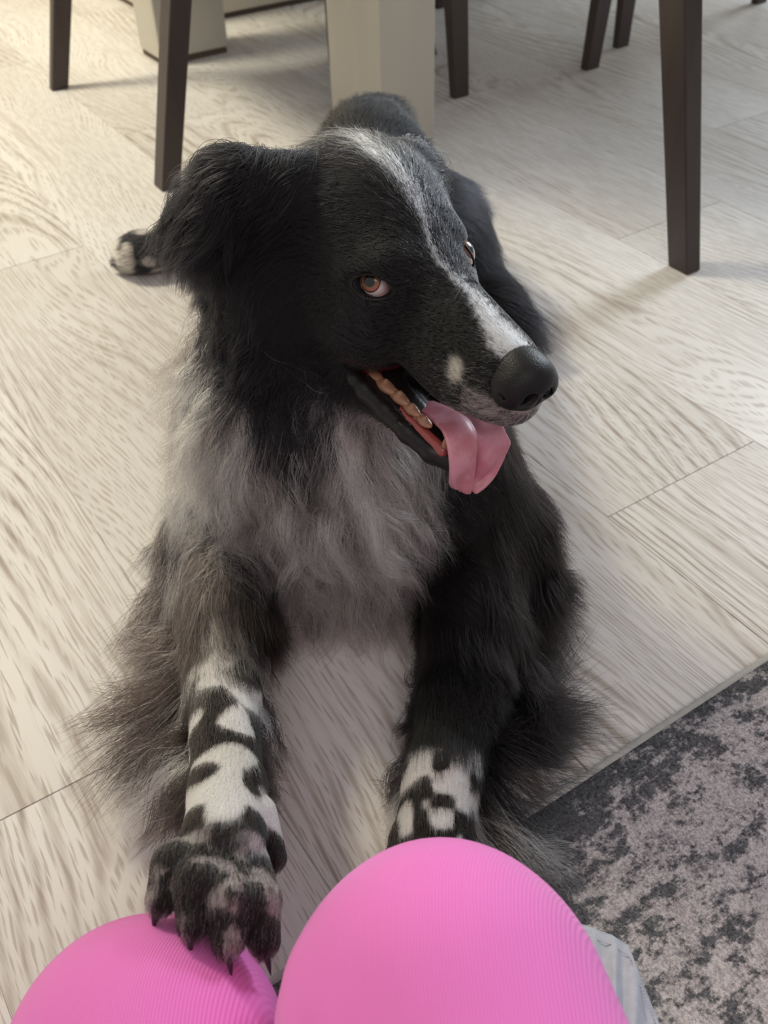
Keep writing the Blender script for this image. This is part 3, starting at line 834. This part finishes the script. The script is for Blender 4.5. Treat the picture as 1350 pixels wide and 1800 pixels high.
def grow(name, root_idx_weight, total, filt=None, override=None, K=8, parent=None, label=None, seed=1):
    """scatter roots by weight, comb, bend, clump and emit one hair-curves object"""
    g = np.random.default_rng(seed)
    wgt = root_idx_weight; n = int(total)
    ti = g.choice(len(wgt), n, p=wgt / wgt.sum())
    u, v = g.random(n), g.random(n); fl = u + v > 1; u[fl], v[fl] = 1 - u[fl], 1 - v[fl]
    a, b, c = BV[TRI[ti, 0]], BV[TRI[ti, 1]], BV[TRI[ti, 2]]
    P0 = a + (b - a) * u[:, None] + (c - a) * v[:, None]
    ok = keep_mask(P0)
    if filt is not None: ok &= filt(P0)
    P0 = P0[ok]; n = len(P0)
    N = FD.grad(P0); R, W = regions(P0)
    par = W.T @ _parr
    C = comb_field(P0, N, W)
    q = HEAD.inn(P0); F, L, U = q.T
    Ln = par[:, 1].copy(); lift = par[:, 2].copy(); cell = par[:, 3]; cs = par[:, 4].copy(); wav = par[:, 5].copy(); rad = par[:, 6].copy()
    hd = W[TI['crown']] + W[TI['cheek']] + W[TI['face']] + W[TI['muzzle']]
    Ln *= lerp(1.0, np.interp(F, [-12, -9, -6, -3, 0, 5, 9, 12], [2.8, 2.2, 1.35, .9, .62, .7, .8, .8]), np.clip(hd, 0, 1))
    ck = W[TI['cheek']] * sstep(-2.5, -6.0, F + .25 * (U + 6)); Ln += ck * .030
    Ln += W[TI['cheek']] * sstep(-6.5, -9.0, U) * .014
    Ln += W[TI['crown']] * sstep(3.0, 5.0, np.abs(L)) * sstep(-4, -7, F) * .022
    Ln *= 1 + .6 * W[TI['chest']] * sstep(.15, .07, P0[:, 2])
    Ln *= 1 + 1.3 * W[TI['armR']] * sstep(.44, .54, P0[:, 1]) + .8 * W[TI['armL']] * sstep(.44, .54, P0[:, 1])
    Ln *= 1 + .7 * W[TI['thigh']] * sstep(1.12, 1.04, P0[:, 1])
    grav = np.full(n, .10)
    if override is not None: Ln, lift, C, cs, wav, rad, grav = override(P0, N, W, Ln, lift, C, cs, wav, rad, grav, g)
    Ln = Ln * (0.70 + .55 * g.random(n))
    d = unit(unit(tangent(C, N)) * (1 - lift[:, None]) + N * lift[:, None] + g.normal(0, .07, (n, 3)))
    step = Ln / (K - 1)
    PT = np.zeros((n, K, 3)); PT[:, 0] = P0 - N * .0006
    long_ = sstep(.012, .045, Ln)
    p = PT[:, 0].copy()
    for k in range(1, K):
        d = unit(d + C * .16 + np.array([0, 0, -1.0]) * (grav * long_)[:, None] + g.normal(0, .035, (n, 3)) * long_[:, None])
        p = p + d * step[:, None]
        PT[:, k] = p
    # clumps: hairs whose roots share a (noisy) cell lean toward their common path
    off = g.normal(0, 1, (n, 3)) * cell[:, None] * .28
    key = np.floor((P0 + off) / cell[:, None]).astype(np.int64)
    kk = key[:, 0] * 73856093 ^ key[:, 1] * 19349663 ^ key[:, 2] * 83492791
    _, inv, cnt = np.unique(kk, return_inverse=True, return_counts=True)
    G = np.stack([np.bincount(inv, PT[:, k, j]) for k in range(K) for j in range(3)], 1).reshape(-1, K, 3) / cnt[:, None, None]
    tk = np.linspace(0, 1, K)
    amp = wav[:, None] * tk[None] ** .8
    ph = g.random((len(cnt), 3)) * 6.28; fq = 5 + 3 * g.random(len(cnt))
    wv = np.stack([np.sin(fq[inv][:, None] * tk * 1.25 + ph[inv][:, j:j + 1]) - np.sin(ph[inv][:, j:j + 1]) for j in range(3)], -1)
    big = (vnoise(P0, .028, 50)[:, None] - .5) * .22 * long_[:, None] * Ln[:, None]
    bend = np.stack([vnoise(P0, .03, 60 + j) - .5 for j in range(3)], 1)
    PT = PT + wv * amp[..., None] + (bend * (Ln * .85 * long_)[:, None])[:, None, :] * (tk[None, :, None] ** 1.6)
    Gd = (G - G[:, :1])[inv]
    lerpw = (cs[:, None] * tk[None] ** 1.3)[..., None]
    Lr = np.linalg.norm(Gd[:, -1], axis=-1)
    target = G[inv] + (PT - G[inv]) * .0
    PT = PT * (1 - lerpw) + (target + wv * amp[..., None] + (bend * (Ln * .85 * long_)[:, None])[:, None, :] * (tk[None, :, None] ** 1.6)) * lerpw
    PT += g.normal(0, 1, (n, 1, 3)) * (np.minimum(Ln, .03) * .05)[:, None, None] * tk[None, :, None] ** 2
    # stay outside the body and above the floor
    for k in range(1, K):
        Q_ = PT[:, k]
        for it in range(2):
            dd = FD.sample(Q_); lim = .0007 + .0035 * tk[k] * (lift > .15) * long_ + .0005
            mk = dd < lim
            if mk.any():
                gr = FD.grad(Q_[mk]); Q_[mk] += gr * (lim - dd)[mk][:, None]
        rugz = .0085 * (Q_[:, 1] * math.cos(YA) - Q_[:, 0] * math.sin(YA) < .280)
        Q_[:, 2] = np.maximum(Q_[:, 2], rugz + .0012 + .006 * g.random(n) * tk[k])
        PT[:, k] = Q_
    r1, r2 = g.random(n), g.random(n)
    ck_ = (.55 + .9 * g.random(len(cnt)))[inv]
    vary = np.clip(long_ * 1.2, 0, 1)
    col = coat(P0, R, W, r1, r2) * (lerp(0.82, .55, vary) + lerp(.36, .9, vary) * g.random(n))[:, None]
    col = np.clip(col * lerp(1.0, ck_, vary * .8)[:, None], 0, .92)
    emit(name, PT - DOGOFF, rad, col, parent, label)
    return n

def emit(name, PT, rad, col, parent, label=None, mat=None):
    n, K, _ = PT.shape
    hc = bpy.data.hair_curves.new(name)
    hc.add_curves([K] * n)
    hc.attributes['position'].data.foreach_set('vector', PT.astype(np.float32).ravel()) if 'position' in hc.attributes else hc.points.foreach_set('position', PT.astype(np.float32).ravel())
    ra = hc.attributes.get('radius') or hc.attributes.new('radius', 'FLOAT', 'POINT')
    tp = np.array([1, 1, .95, .88, .78, .62, .42, .12]) if K == 8 else np.interp(np.linspace(0, 1, K), [0, .5, 1], [1, .85, .1])
    ra.data.foreach_set('value', (rad[:, None] * tp[None]).astype(np.float32).ravel())
    ca = hc.attributes.new('coat', 'FLOAT_COLOR', 'CURVE')
    ca.data.foreach_set('color', np.concatenate([col, np.ones((n, 1))], 1).astype(np.float32).ravel())
    hc.materials.append(mat or M_hair)
    o = bpy.data.objects.new(name, hc); COL.objects.link(o)
    if parent: o.parent = parent
    if label: o['label'] = label
    return o

def mat_hair():
    m_ = bpy.data.materials.new('dog_hair'); m_.use_nodes = True; t = m_.node_tree
    for nd in list(t.nodes):
        if nd.type != 'OUTPUT_MATERIAL': t.nodes.remove(nd)
    h = t.nodes.new('ShaderNodeBsdfHairPrincipled'); at = t.nodes.new('ShaderNodeAttribute'); at.attribute_name = 'coat'
    h.parametrization = 'COLOR'; t.links.new(at.outputs['Color'], h.inputs['Color'])
    h.inputs['Roughness'].default_value = .42; h.inputs['Radial Roughness'].default_value = .5; h.inputs['IOR'].default_value = 1.42
    t.links.new(h.outputs[0], t.nodes['Material Output'].inputs[0])
    return m_
M_hair = mat_hair()
# ------------------------------------------------------------ body surface
def mat_hide():
    t = NT('dog_hide'); at = t.n('ShaderNodeAttribute', attribute_name='coat')
    wet = t.n('ShaderNodeAttribute', attribute_name='wet')
    rough = t.math('MULTIPLY_ADD', wet.outputs['Fac'], -.55, .85)
    t.bump(t.noise(t.objco(), 500, 3), .25, .0006)
    return t.base(at.outputs['Color'], rough, .4)
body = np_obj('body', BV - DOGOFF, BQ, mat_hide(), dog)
def paint_body():
    R, W = regions(BV); n = len(BV)
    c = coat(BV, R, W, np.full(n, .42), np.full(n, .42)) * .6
    q = HEAD.inn(BV); F, L, U = q.T
    wet = np.zeros(n)
    Nn = FD.grad(BV)
    inside = (F > -2.4) & (F < 12.5) & (U < -6.6) & (U > MOUTH_LO(F) - .25) & (np.abs(L) < 4.6)
    lat = np.abs(L) > np.interp(F, [-2, 5, 10], [3.1, 2.3, 1.2])
    c[inside] = (.42, .055, .05); wet[inside] = 1
    lip = inside & lat & (U < MOUTH_LO(F) + .55)
    c[lip] = (.014, .011, .011)
    band = (F > -1.0) & (F < 9) & (U <= MOUTH_LO(F) + .1) & (U > MOUTH_LO(F) - .75 - .25 * sstep(2, 6, F))
    band &= np.isin(R, [TI['jaw'], TI['throat'], TI['cheek'], TI['muzzle']])
    c[band] = (.014, .011, .011); wet[band] = .9
    tan = (F > -1.0) & (F < 6.5) & (U <= MOUTH_LO(F) - .72) & (U > MOUTH_LO(F) - 1.05) & (R == TI['jaw'])
    c[tan] = (.42, .24, .18)
    for s_ in (-1, 1):
        e = (((F - EYE_HOLE[s_][0]) / 1.5) ** 2 + ((U - EYE_HOLE[s_][2]) / 1.05) ** 2 < 1) & (s_ * L > 1.5) & (s_ * L < 5.5)
        c[e] = (.005, .0045, .005); wet[e] = .2
    a = body.data.color_attributes.new('coat', 'FLOAT_COLOR', 'POINT')
    a.data.foreach_set('color', np.concatenate([c, np.ones((n, 1))], 1).astype(np.float32).ravel())
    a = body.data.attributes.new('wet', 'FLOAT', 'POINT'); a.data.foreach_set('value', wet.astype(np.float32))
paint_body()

HEADQ = [TI[k] for k in ('crown', 'face', 'cheek', 'muzzle', 'jaw', 'ear', 'ruff')]
dens = (CW.T @ _parr[:, 0]) * AR * 1e4
dens *= np.where(CEN[:, 2] < .006, .02, 1.0)
ishead = np.isin(CR, HEADQ)
farside = np.where((CR == TI['trunk']) | (CR == TI['rump']) | (CR == TI['thigh']), .75, 1)
isleg = np.isin(CR, [TI[k] for k in ('armL', 'wristL', 'pawL', 'armR', 'wristR', 'pawR', 'toeR', 'hfoot', 'hock')])
w_head = dens * ishead; w_leg = dens * isleg; w_body = dens * farside * ~(ishead | isleg)
FURSCALE = 1.0
grow('head_fur', w_head, w_head.sum() * FURSCALE, parent=dog, seed=11)
grow('leg_fur', w_leg, w_leg.sum() * FURSCALE, parent=dog, seed=12)
grow('body_fur', w_body, w_body.sum() * FURSCALE, parent=dog, seed=13)

# long feathering behind both forelegs
def feather(P0, N, W, Ln, lift, C, cs, wav, rad, grav, g):
    n = len(P0); right = P0[:, 0] > -.03          # dog's left leg
    ax = np.where(right, np.interp(P0[:, 1], [.355, .405, .47, .635], [.026, .036, .056, .085]),
                  np.interp(P0[:, 1], [.29, .34, .44, .625], [-.099, -.104, -.122, -.14]))
    outer = np.where(right, P0[:, 0] > ax, P0[:, 0] < ax)
    prof = np.where(right, np.interp(P0[:, 1], [.33, .37, .45, .55, .66], [.045, .085, .105, .095, .07]),
                    np.interp(P0[:, 1], [.33, .37, .42, .50, .62], [.020, .070, .100, .100, .065]))
    Ln = prof * np.where(outer, 1, .42)
    s = np.where(right, 1, -1) * np.where(outer, 1, -1.0)
    jt = g.normal(0, .16, n)
    C = unit(np.stack([s * np.where(outer, .85, .5) + jt, -.62 - .25 * (~outer) + 0 * jt, -.20 + 0 * jt], 1))
    return Ln, np.full(n, .12), C, np.full(n, .80), np.full(n, .0045), np.full(n, .00017), np.full(n, .14)
under = isleg & np.isin(CR, [TI[k] for k in ('armL', 'wristL', 'armR', 'wristR', 'pawL')]) | np.isin(CR, [TI['shoulderL'], TI['shoulderR']]) & (CEN[:, 2] < .09)
def fmask(P0):
    right = P0[:, 0] > -.03
    cz = np.where(right, np.interp(P0[:, 1], [.355, .405, .47, .635], [.028, .032, .040, .062]),
                  np.interp(P0[:, 1], [.29, .34, .44, .625], [.158, .125, .09, .072]))
    return (P0[:, 2] < cz + .004) & (P0[:, 1] > np.where(right, .352, .355))
grow('leg_feathering', AR * under, 60000, filt=fmask, override=feather, parent=dog, seed=14)

def whisk(P0, N, W, Ln, lift, C, cs, wav, rad, grav, g):
    n = len(P0); s = np.sign(HEAD.inn(P0)[:, 1])
    return np.full(n, .034), np.full(n, .55), unit(np.tile(hv(-.3, 0, -.5), (n, 1)) + s[:, None] * hv(0, 1, 0) * .6), np.zeros(n), np.full(n, .001), np.full(n, .00009), np.full(n, .1)
grow('whiskers', AR * (CR == TI['muzzle']), 900, filt=lambda p: (lambda q: (q[:, 0] > 5) & (q[:, 0] < 10.5) & (q[:, 2] < -3.6) & (q[:, 2] > -6.6) & (np.abs(q[:, 1]) > 1.2) & (np.sin(q[:, 0] * 6) * np.sin(q[:, 2] * 6) > .93))(HEAD.inn(p)), override=whisk, parent=dog, seed=15)
# ------------------------------------------------------------ eyes, nose, tongue, teeth, claws
GAZE_R, GAZE_L = (.384, -.823, .419), (.6, .45, .65)
def mat_eye():
    t = NT('eyeball'); co = t.objco()
    nz = t.n('ShaderNodeVectorMath', operation='NORMALIZE'); t.l(co, nz.inputs[0])
    sp = t.n('ShaderNodeSeparateXYZ'); t.l(nz.outputs[0], sp.inputs[0])
    ang = t.math('ARCCOSINE', sp.outputs[2])
    rad = t.noise(nz.outputs[0], 9.0, 3, .6)
    iris = t.mix(t.ramp(ang, (.30, .52)), rgb(.10, .030, .014), rgb(.30, .105, .045))
    iris = t.mix(t.ramp(rad, (.35, .7, 0, .35)), iris, rgb(.36, .16, .07))
    col = t.mix(t.ramp(ang, (.31, .35)), rgb(.004, .004, .006), iris)
    col = t.mix(t.ramp(ang, (.54, .60)), col, rgb(.03, .012, .008))
    scl = t.mix(t.ramp(ang, (.75, 1.25)), rgb(.66, .56, .54), rgb(.55, .30, .28))
    col = t.mix(t.ramp(ang, (.62, .68)), col, scl)
    t.bsdf.inputs['Coat Weight'].default_value = .6; t.bsdf.inputs['Coat Roughness'].default_value = .02
    return t.base(col, .25, .5)

def build_eye(e, gaze, r=1.15, tilt=0):
    g_ = HM @ (np.array(gaze) / np.linalg.norm(gaze))
    V, F = [], []; nu, nv = 48, 28
    for i in range(nv + 1):
        a = math.pi * i / nv
        for j in range(nu):
            b = 2 * math.pi * j / nu
            rr = r * HS / 100 * (1 + .05 * max(0, 1 - (a / .6) ** 2))      # cornea bulge
            V.append((rr * math.sin(a) * math.cos(b), rr * math.sin(a) * math.sin(b), rr * math.cos(a)))
    for i in range(nv):
        for j in range(nu):
            F.append((i * nu + j, (i + 1) * nu + j, (i + 1) * nu + (j + 1) % nu, i * nu + (j + 1) % nu))
    o = mesh_obj('eye', V, F, M_eye, dog, True)
    o.location = Vector(HEAD.out(e) - DOGOFF)
    o.rotation_euler = Vector(g_).to_track_quat('Z', 'Y').to_euler()
    return o
M_eye = mat_eye()
M_lid = mat_simple('eyelid_rim', (.006, .004, .004), .55, .3)
eyeR = build_eye((-.55, -2.85, -1.2), GAZE_R)
eyeL = build_eye((.05, 2.75, -.35), GAZE_L)
for s_ in (-1, 1):
    V, F = [], []; n, K = 48, 8
    for i in range(n):
        a = 2 * math.pi * i / n
        f_, u_ = math.cos(a), math.sin(a)
        F0 = EYE_HOLE[s_][0] + 1.30 * f_ * (1 + .04 * f_); U0 = EYE_HOLE[s_][2] + .76 * u_ * (1 - .2 * f_ * f_)
        # sit on the head surface
        o = HEAD.out((F0, s_ * 6, U0)); dr = HM @ np.array([0, -s_, 0.0])
        tt = 0.0
        for it in range(40):
            dd = float(FD.sample((o + dr * tt)[None])[0])
            if dd < .0006: break
            tt += max(dd * .8, .0004)
        c = o + dr * min(tt, .034)
        rr = .00085
        for k in range(K):
            b = 2 * math.pi * k / K
            out = HM @ np.array([f_ * math.cos(b), s_ * math.sin(b), u_ * math.cos(b)])
            V.append(tuple(c + out * rr - DOGOFF))
    for i in range(n):
        for k in range(K):
            F.append((i * K + k, ((i + 1) % n) * K + k, ((i + 1) % n) * K + (k + 1) % K, i * K + (k + 1) % K))
    mesh_obj('eyelid', V, F, M_lid, dog, True)

def build_nose():
    c0 = HEAD.out((11.2, 0, -3.2))
    f = Field(c0 - .034, c0 + .034, .0007, .02)
    def E(c, r, k): f.add(Ell(c, r, HEAD), k)
    E((10.3, 0, -3.4), (1.9, 1.85, 1.95), .004)
    E((11.3, 0, -3.0), (1.05, 1.6, 1.15), .006)
    for s_ in (-1, 1): E((10.9, s_ * 1.2, -3.6), (1.1, .85, 1.0), .005)
    f.add(Cone((12.4, 0, -3.6), (11.7, 0, -5.2), .10, .10, HEAD), .002, cut=True)
    for s_ in (-1, 1):
        f.add(Cone((12.25, s_ * .62, -3.65), (10.8, s_ * 1.0, -3.7), .36, .26, HEAD), .002, cut=True)
        f.add(Cone((11.8, s_ * 1.1, -3.85), (11.1, s_ * 2.1, -3.6), .16, .10, HEAD), .002, cut=True)
    V, Q = f.mesh()
    t = NT('nose_leather')
    vo = t.n('ShaderNodeTexVoronoi'); t.l(t.objco(), vo.inputs['Vector']); vo.inputs['Scale'].default_value = 900
    t.bump(vo.outputs['Distance'], .35, .0005)
    m_ = t.base(rgb(.007, .0065, .007), .5, .3)
    np_obj('nose', V - DOGOFF, Q, m_, dog)
build_nose()

def build_tongue():
    path = [(2.0, .2, -9.4), (4.5, .2, -8.9), (6.0, .0, -8.6), (7.2, -.2, -9.0), (7.8, -.3, -9.9), (7.9, -.35, -10.8), (7.8, -.45, -11.9), (7.6, -.6, -13.0)]
    hw = [1.5, 1.8, 2.05, 2.35, 2.40, 2.25, 1.9, 1.0]
    ns, nt = 44, 26
    pts = np.array(path); s = np.linspace(0, len(path) - 1, ns)
    cx = [np.interp(s, range(len(path)), pts[:, k]) for k in range(3)]
    for _ in range(6):
        for k in range(3): cx[k][1:-1] = (cx[k][:-2] + 2 * cx[k][1:-1] + cx[k][2:]) / 4
    w_ = np.interp(s, range(len(path)), hw)
    end = np.clip((s - (len(path) - 3.0)) / 2.0, 0, 1); w_ = np.interp(s, range(len(path)), [1.5, 1.8, 1.95, 2.1, 2.15, 2.1, 1.95, 1.75]) * np.sqrt(np.clip(1 - end ** 2.6, .02, 1))
    C = np.stack(cx, 1); T = unit(np.gradient(C, axis=0)); L_ = np.array([0, 1, 0.0])
    N = unit(np.cross(T, np.tile(L_, (ns, 1)))) 
    N = np.where((N @ np.array([.3, 0, 1]))[:, None] < 0, -N, N)
    V = []
    for i in range(ns):
        sp = s[i] / (len(path) - 1)
        for j in range(nt):
            t = -1 + 2 * j / (nt - 1)
            groove = -.62 * math.exp(-((t - .12) / .13) ** 2) * sstep(.45, .65, sp) - .20 * math.exp(-((t - .12) / .16) ** 2)
            curl = (.30 * abs(t) ** 3 if t > 0 else -.15 * abs(t) ** 3) + .22 * math.sin(t * 5 + sp * 9) * sstep(.5, 1, sp)
            lobe = 1.0 + (.14 * math.exp(-((sp - .58) / .07) ** 2) if t > 0 else 0)
            q = C[i] + L_ * (t * w_[i] * lobe) + N[i] * (groove + curl)
            V.append(HEAD.out(q) - DOGOFF)
    F = [(i * nt + j, i * nt + j + 1, (i + 1) * nt + j + 1, (i + 1) * nt + j) for i in range(ns - 1) for j in range(nt - 1)]
    t = NT('tongue_flesh'); co = t.objco()
    n1 = t.noise(co, 60, 3, .6); n2 = t.noise(co, 1600, 2, .6)
    col = t.mix(t.ramp(n1, (.35, .65)), rgb(.50, .17, .21), rgb(.60, .27, .33))
    t.bump(t.math('ADD', n1, t.math('MULTIPLY', n2, .35)), .35, .0012)
    t.bsdf.inputs['Subsurface Weight'].default_value = .25; t.bsdf.inputs['Subsurface Scale'].default_value = .004
    t.bsdf.inputs['Subsurface Radius'].default_value = (1, .3, .25)
    t.bsdf.inputs['Coat Weight'].default_value = .35; t.bsdf.inputs['Coat Roughness'].default_value = .3
    o = mesh_obj('tongue', V, F, t.base(col, .5, .4), dog, True)
    so = o.modifiers.new('thick', 'SOLIDIFY'); so.thickness = .0042; so.offset = 0
    sb = o.modifiers.new('sub', 'SUBSURF'); sb.levels = 1; sb.render_levels = 1
build_tongue()

M_tooth = mat_simple('tooth_enamel', (.34, .17, .10), .35, .5, coat=.4)
M_gum = mat_simple('gum', (.34, .07, .06), .3, .5, coat=.6)
M_lip = mat_simple('lip_papillae', (.006, .0045, .005), .5, .4, coat=.1, bump=(700, .5, .0006))
def build_teeth():
    for (F0, L0, U0, a, b, h) in [(-1.2, -3.0, -8.1, .75, .45, .5), (.3, -2.95, -8.3, .8, .48, .62), (1.8, -2.8, -8.45, .72, .42, .60), (3.1, -2.65, -8.7, .62, .38, .50), (4.3, -2.45, -9.0, .55, .36, .45),
                                  (-1.2, 2.9, -8.1, .75, .45, .5), (.4, 2.9, -8.3, .8, .48, .6), (1.9, 2.7, -8.45, .7, .42, .6), (3.2, 2.5, -8.7, .6, .38, .5), (4.4, 2.3, -9.0, .5, .36, .45)]:
        c = HEAD.out((F0, L0, U0)); L0 *= .86; a *= 1.5; h *= .62; f = Field(c - .014, c + .014, .0009, .012)
        f.add(Ell((F0, L0, U0), (a, b, h), HEAD), .001)
        f.add(Cone((F0, L0, U0), (F0 + .05, L0, U0 + h * 1.25), b * .75, .12, HEAD), .003)
        f.add(Cone((F0 - a * .6, L0, U0), (F0 - a * .6, L0, U0 + h * .8), b * .5, .1, HEAD), .003)
        V, Q = f.mesh(); np_obj('tooth', V - DOGOFF, Q, M_tooth, dog)
    for s_ in (-1, 1):
        # canine near the front of the lower jaw
        a = (6.3, s_ * 1.75, -9.9); c = HEAD.out(a); f = Field(c - .018, c + .018, .0009, .012)
        f.add(Cone(a, (6.5, s_ * 1.95, -9.0), .34, .08, HEAD), .002)
        V, Q = f.mesh(); np_obj('tooth', V - DOGOFF, Q, M_tooth, dog)
        c = HEAD.out((2.5, s_ * 2.7, -8.9)); f = Field(c - .055, c + .055, .0018, .02)
        f.add(Cone((-2.2, s_ * 3.05, -8.45), (6.3, s_ * 1.95, -10.2), .48, .42, HEAD), .002)
        V, Q = f.mesh(); np_obj('gum', V - DOGOFF, Q, M_gum, dog)
    # knobbly black edge of the lower lip on both sides
    for s_ in (-1, 1):
        c = HEAD.out((3.0, s_ * 2.9, -9.2)); f = Field(c - .062, c + .062, .0014, .02)
        g = np.random.default_rng(5)
        pth = [(-2.4, 3.9, -7.9), (-.5, 3.75, -8.5), (1.5, 3.35, -9.2), (3.5, 2.95, -9.85), (5.5, 2.35, -10.5), (7.2, 1.3, -10.9)]
        for k in range(len(pth) - 1):
            a, b = pth[k], pth[k + 1]
            f.add(Cone((a[0], s_ * a[1], a[2]), (b[0], s_ * b[1], b[2]), .50, .50, HEAD), .003)
            f.add(Cone((a[0], s_ * (a[1] - .12), a[2] - .45), (b[0], s_ * (b[1] - .12), b[2] - .45), .42, .42, HEAD), .006)
        for k in range(26):
            t = k / 25 * (len(pth) - 1.001); i = int(t); fr = t - i
            a = np.array(pth[i]) * (1 - fr) + np.array(pth[i + 1]) * fr
            j = g.normal(0, .10, 3)
            f.add(Ell((a[0] + j[0], s_ * (a[1] + .25 + j[1]), a[2] + .05 + j[2]), (.20, .20, .22 + .12 * g.random()), HEAD), .0012)
        V, Q = f.mesh(); np_obj('lower_lip', V - DOGOFF, Q, M_lip, dog)
build_teeth()

def build_claws():
    mc = mat_simple('claw_horn', (.022, .018, .018), .35, .5)
    def claw(p, d, L=.012, r=.0028):
        d = unit(np.array(d, float)); up = np.array([0, 0, 1.0]); side = unit(np.cross(d, up))
        V, F = [], []; n, K = 9, 10
        up2 = np.cross(side, d)
        for i in range(n):
            t = i / (n - 1); c = np.array(p) + d * L * t - up2 * (L * .55 * t * t); rr = r * (1 - t ** 1.6) + .0002
            for k in range(K):
                b = 2 * math.pi * k / K; V.append(tuple(c + side * rr * .75 * math.cos(b) + up2 * rr * math.sin(b) - DOGOFF))
        for i in range(n - 1):
            for k in range(K): F.append((i * K + k, i * K + (k + 1) % K, (i + 1) * K + (k + 1) % K, (i + 1) * K + k))
        F.append(tuple(range(K - 1, -1, -1))); F.append(tuple((n - 1) * K + k for k in range(K)))
        mesh_obj('claw', V, F, mc, dog, True)
    for a, b in TOES_R:
        a, b = np.array(a), np.array(b); d = unit(b - a)
        claw(b + d * .004, d * np.array([1, 1, .2]) + np.array([0, 0, -.55]), .015, .0032)
    for q, (dx, dy) in enumerate([(-.020, -.006), (-.008, -.020), (.008, -.021), (.020, -.008)]):
        claw((.025 + dx, .338 + dy - .008, .018), (dx * 8, -1, -.15))
    for (dx, dy) in [(-.024, .016), (-.034, .005), (-.033, -.008), (-.022, -.018)]:
        claw((-.325 + dx - .010, 1.28 + dy, .016), (-1, dy * 8, -.1), .010)
build_claws()
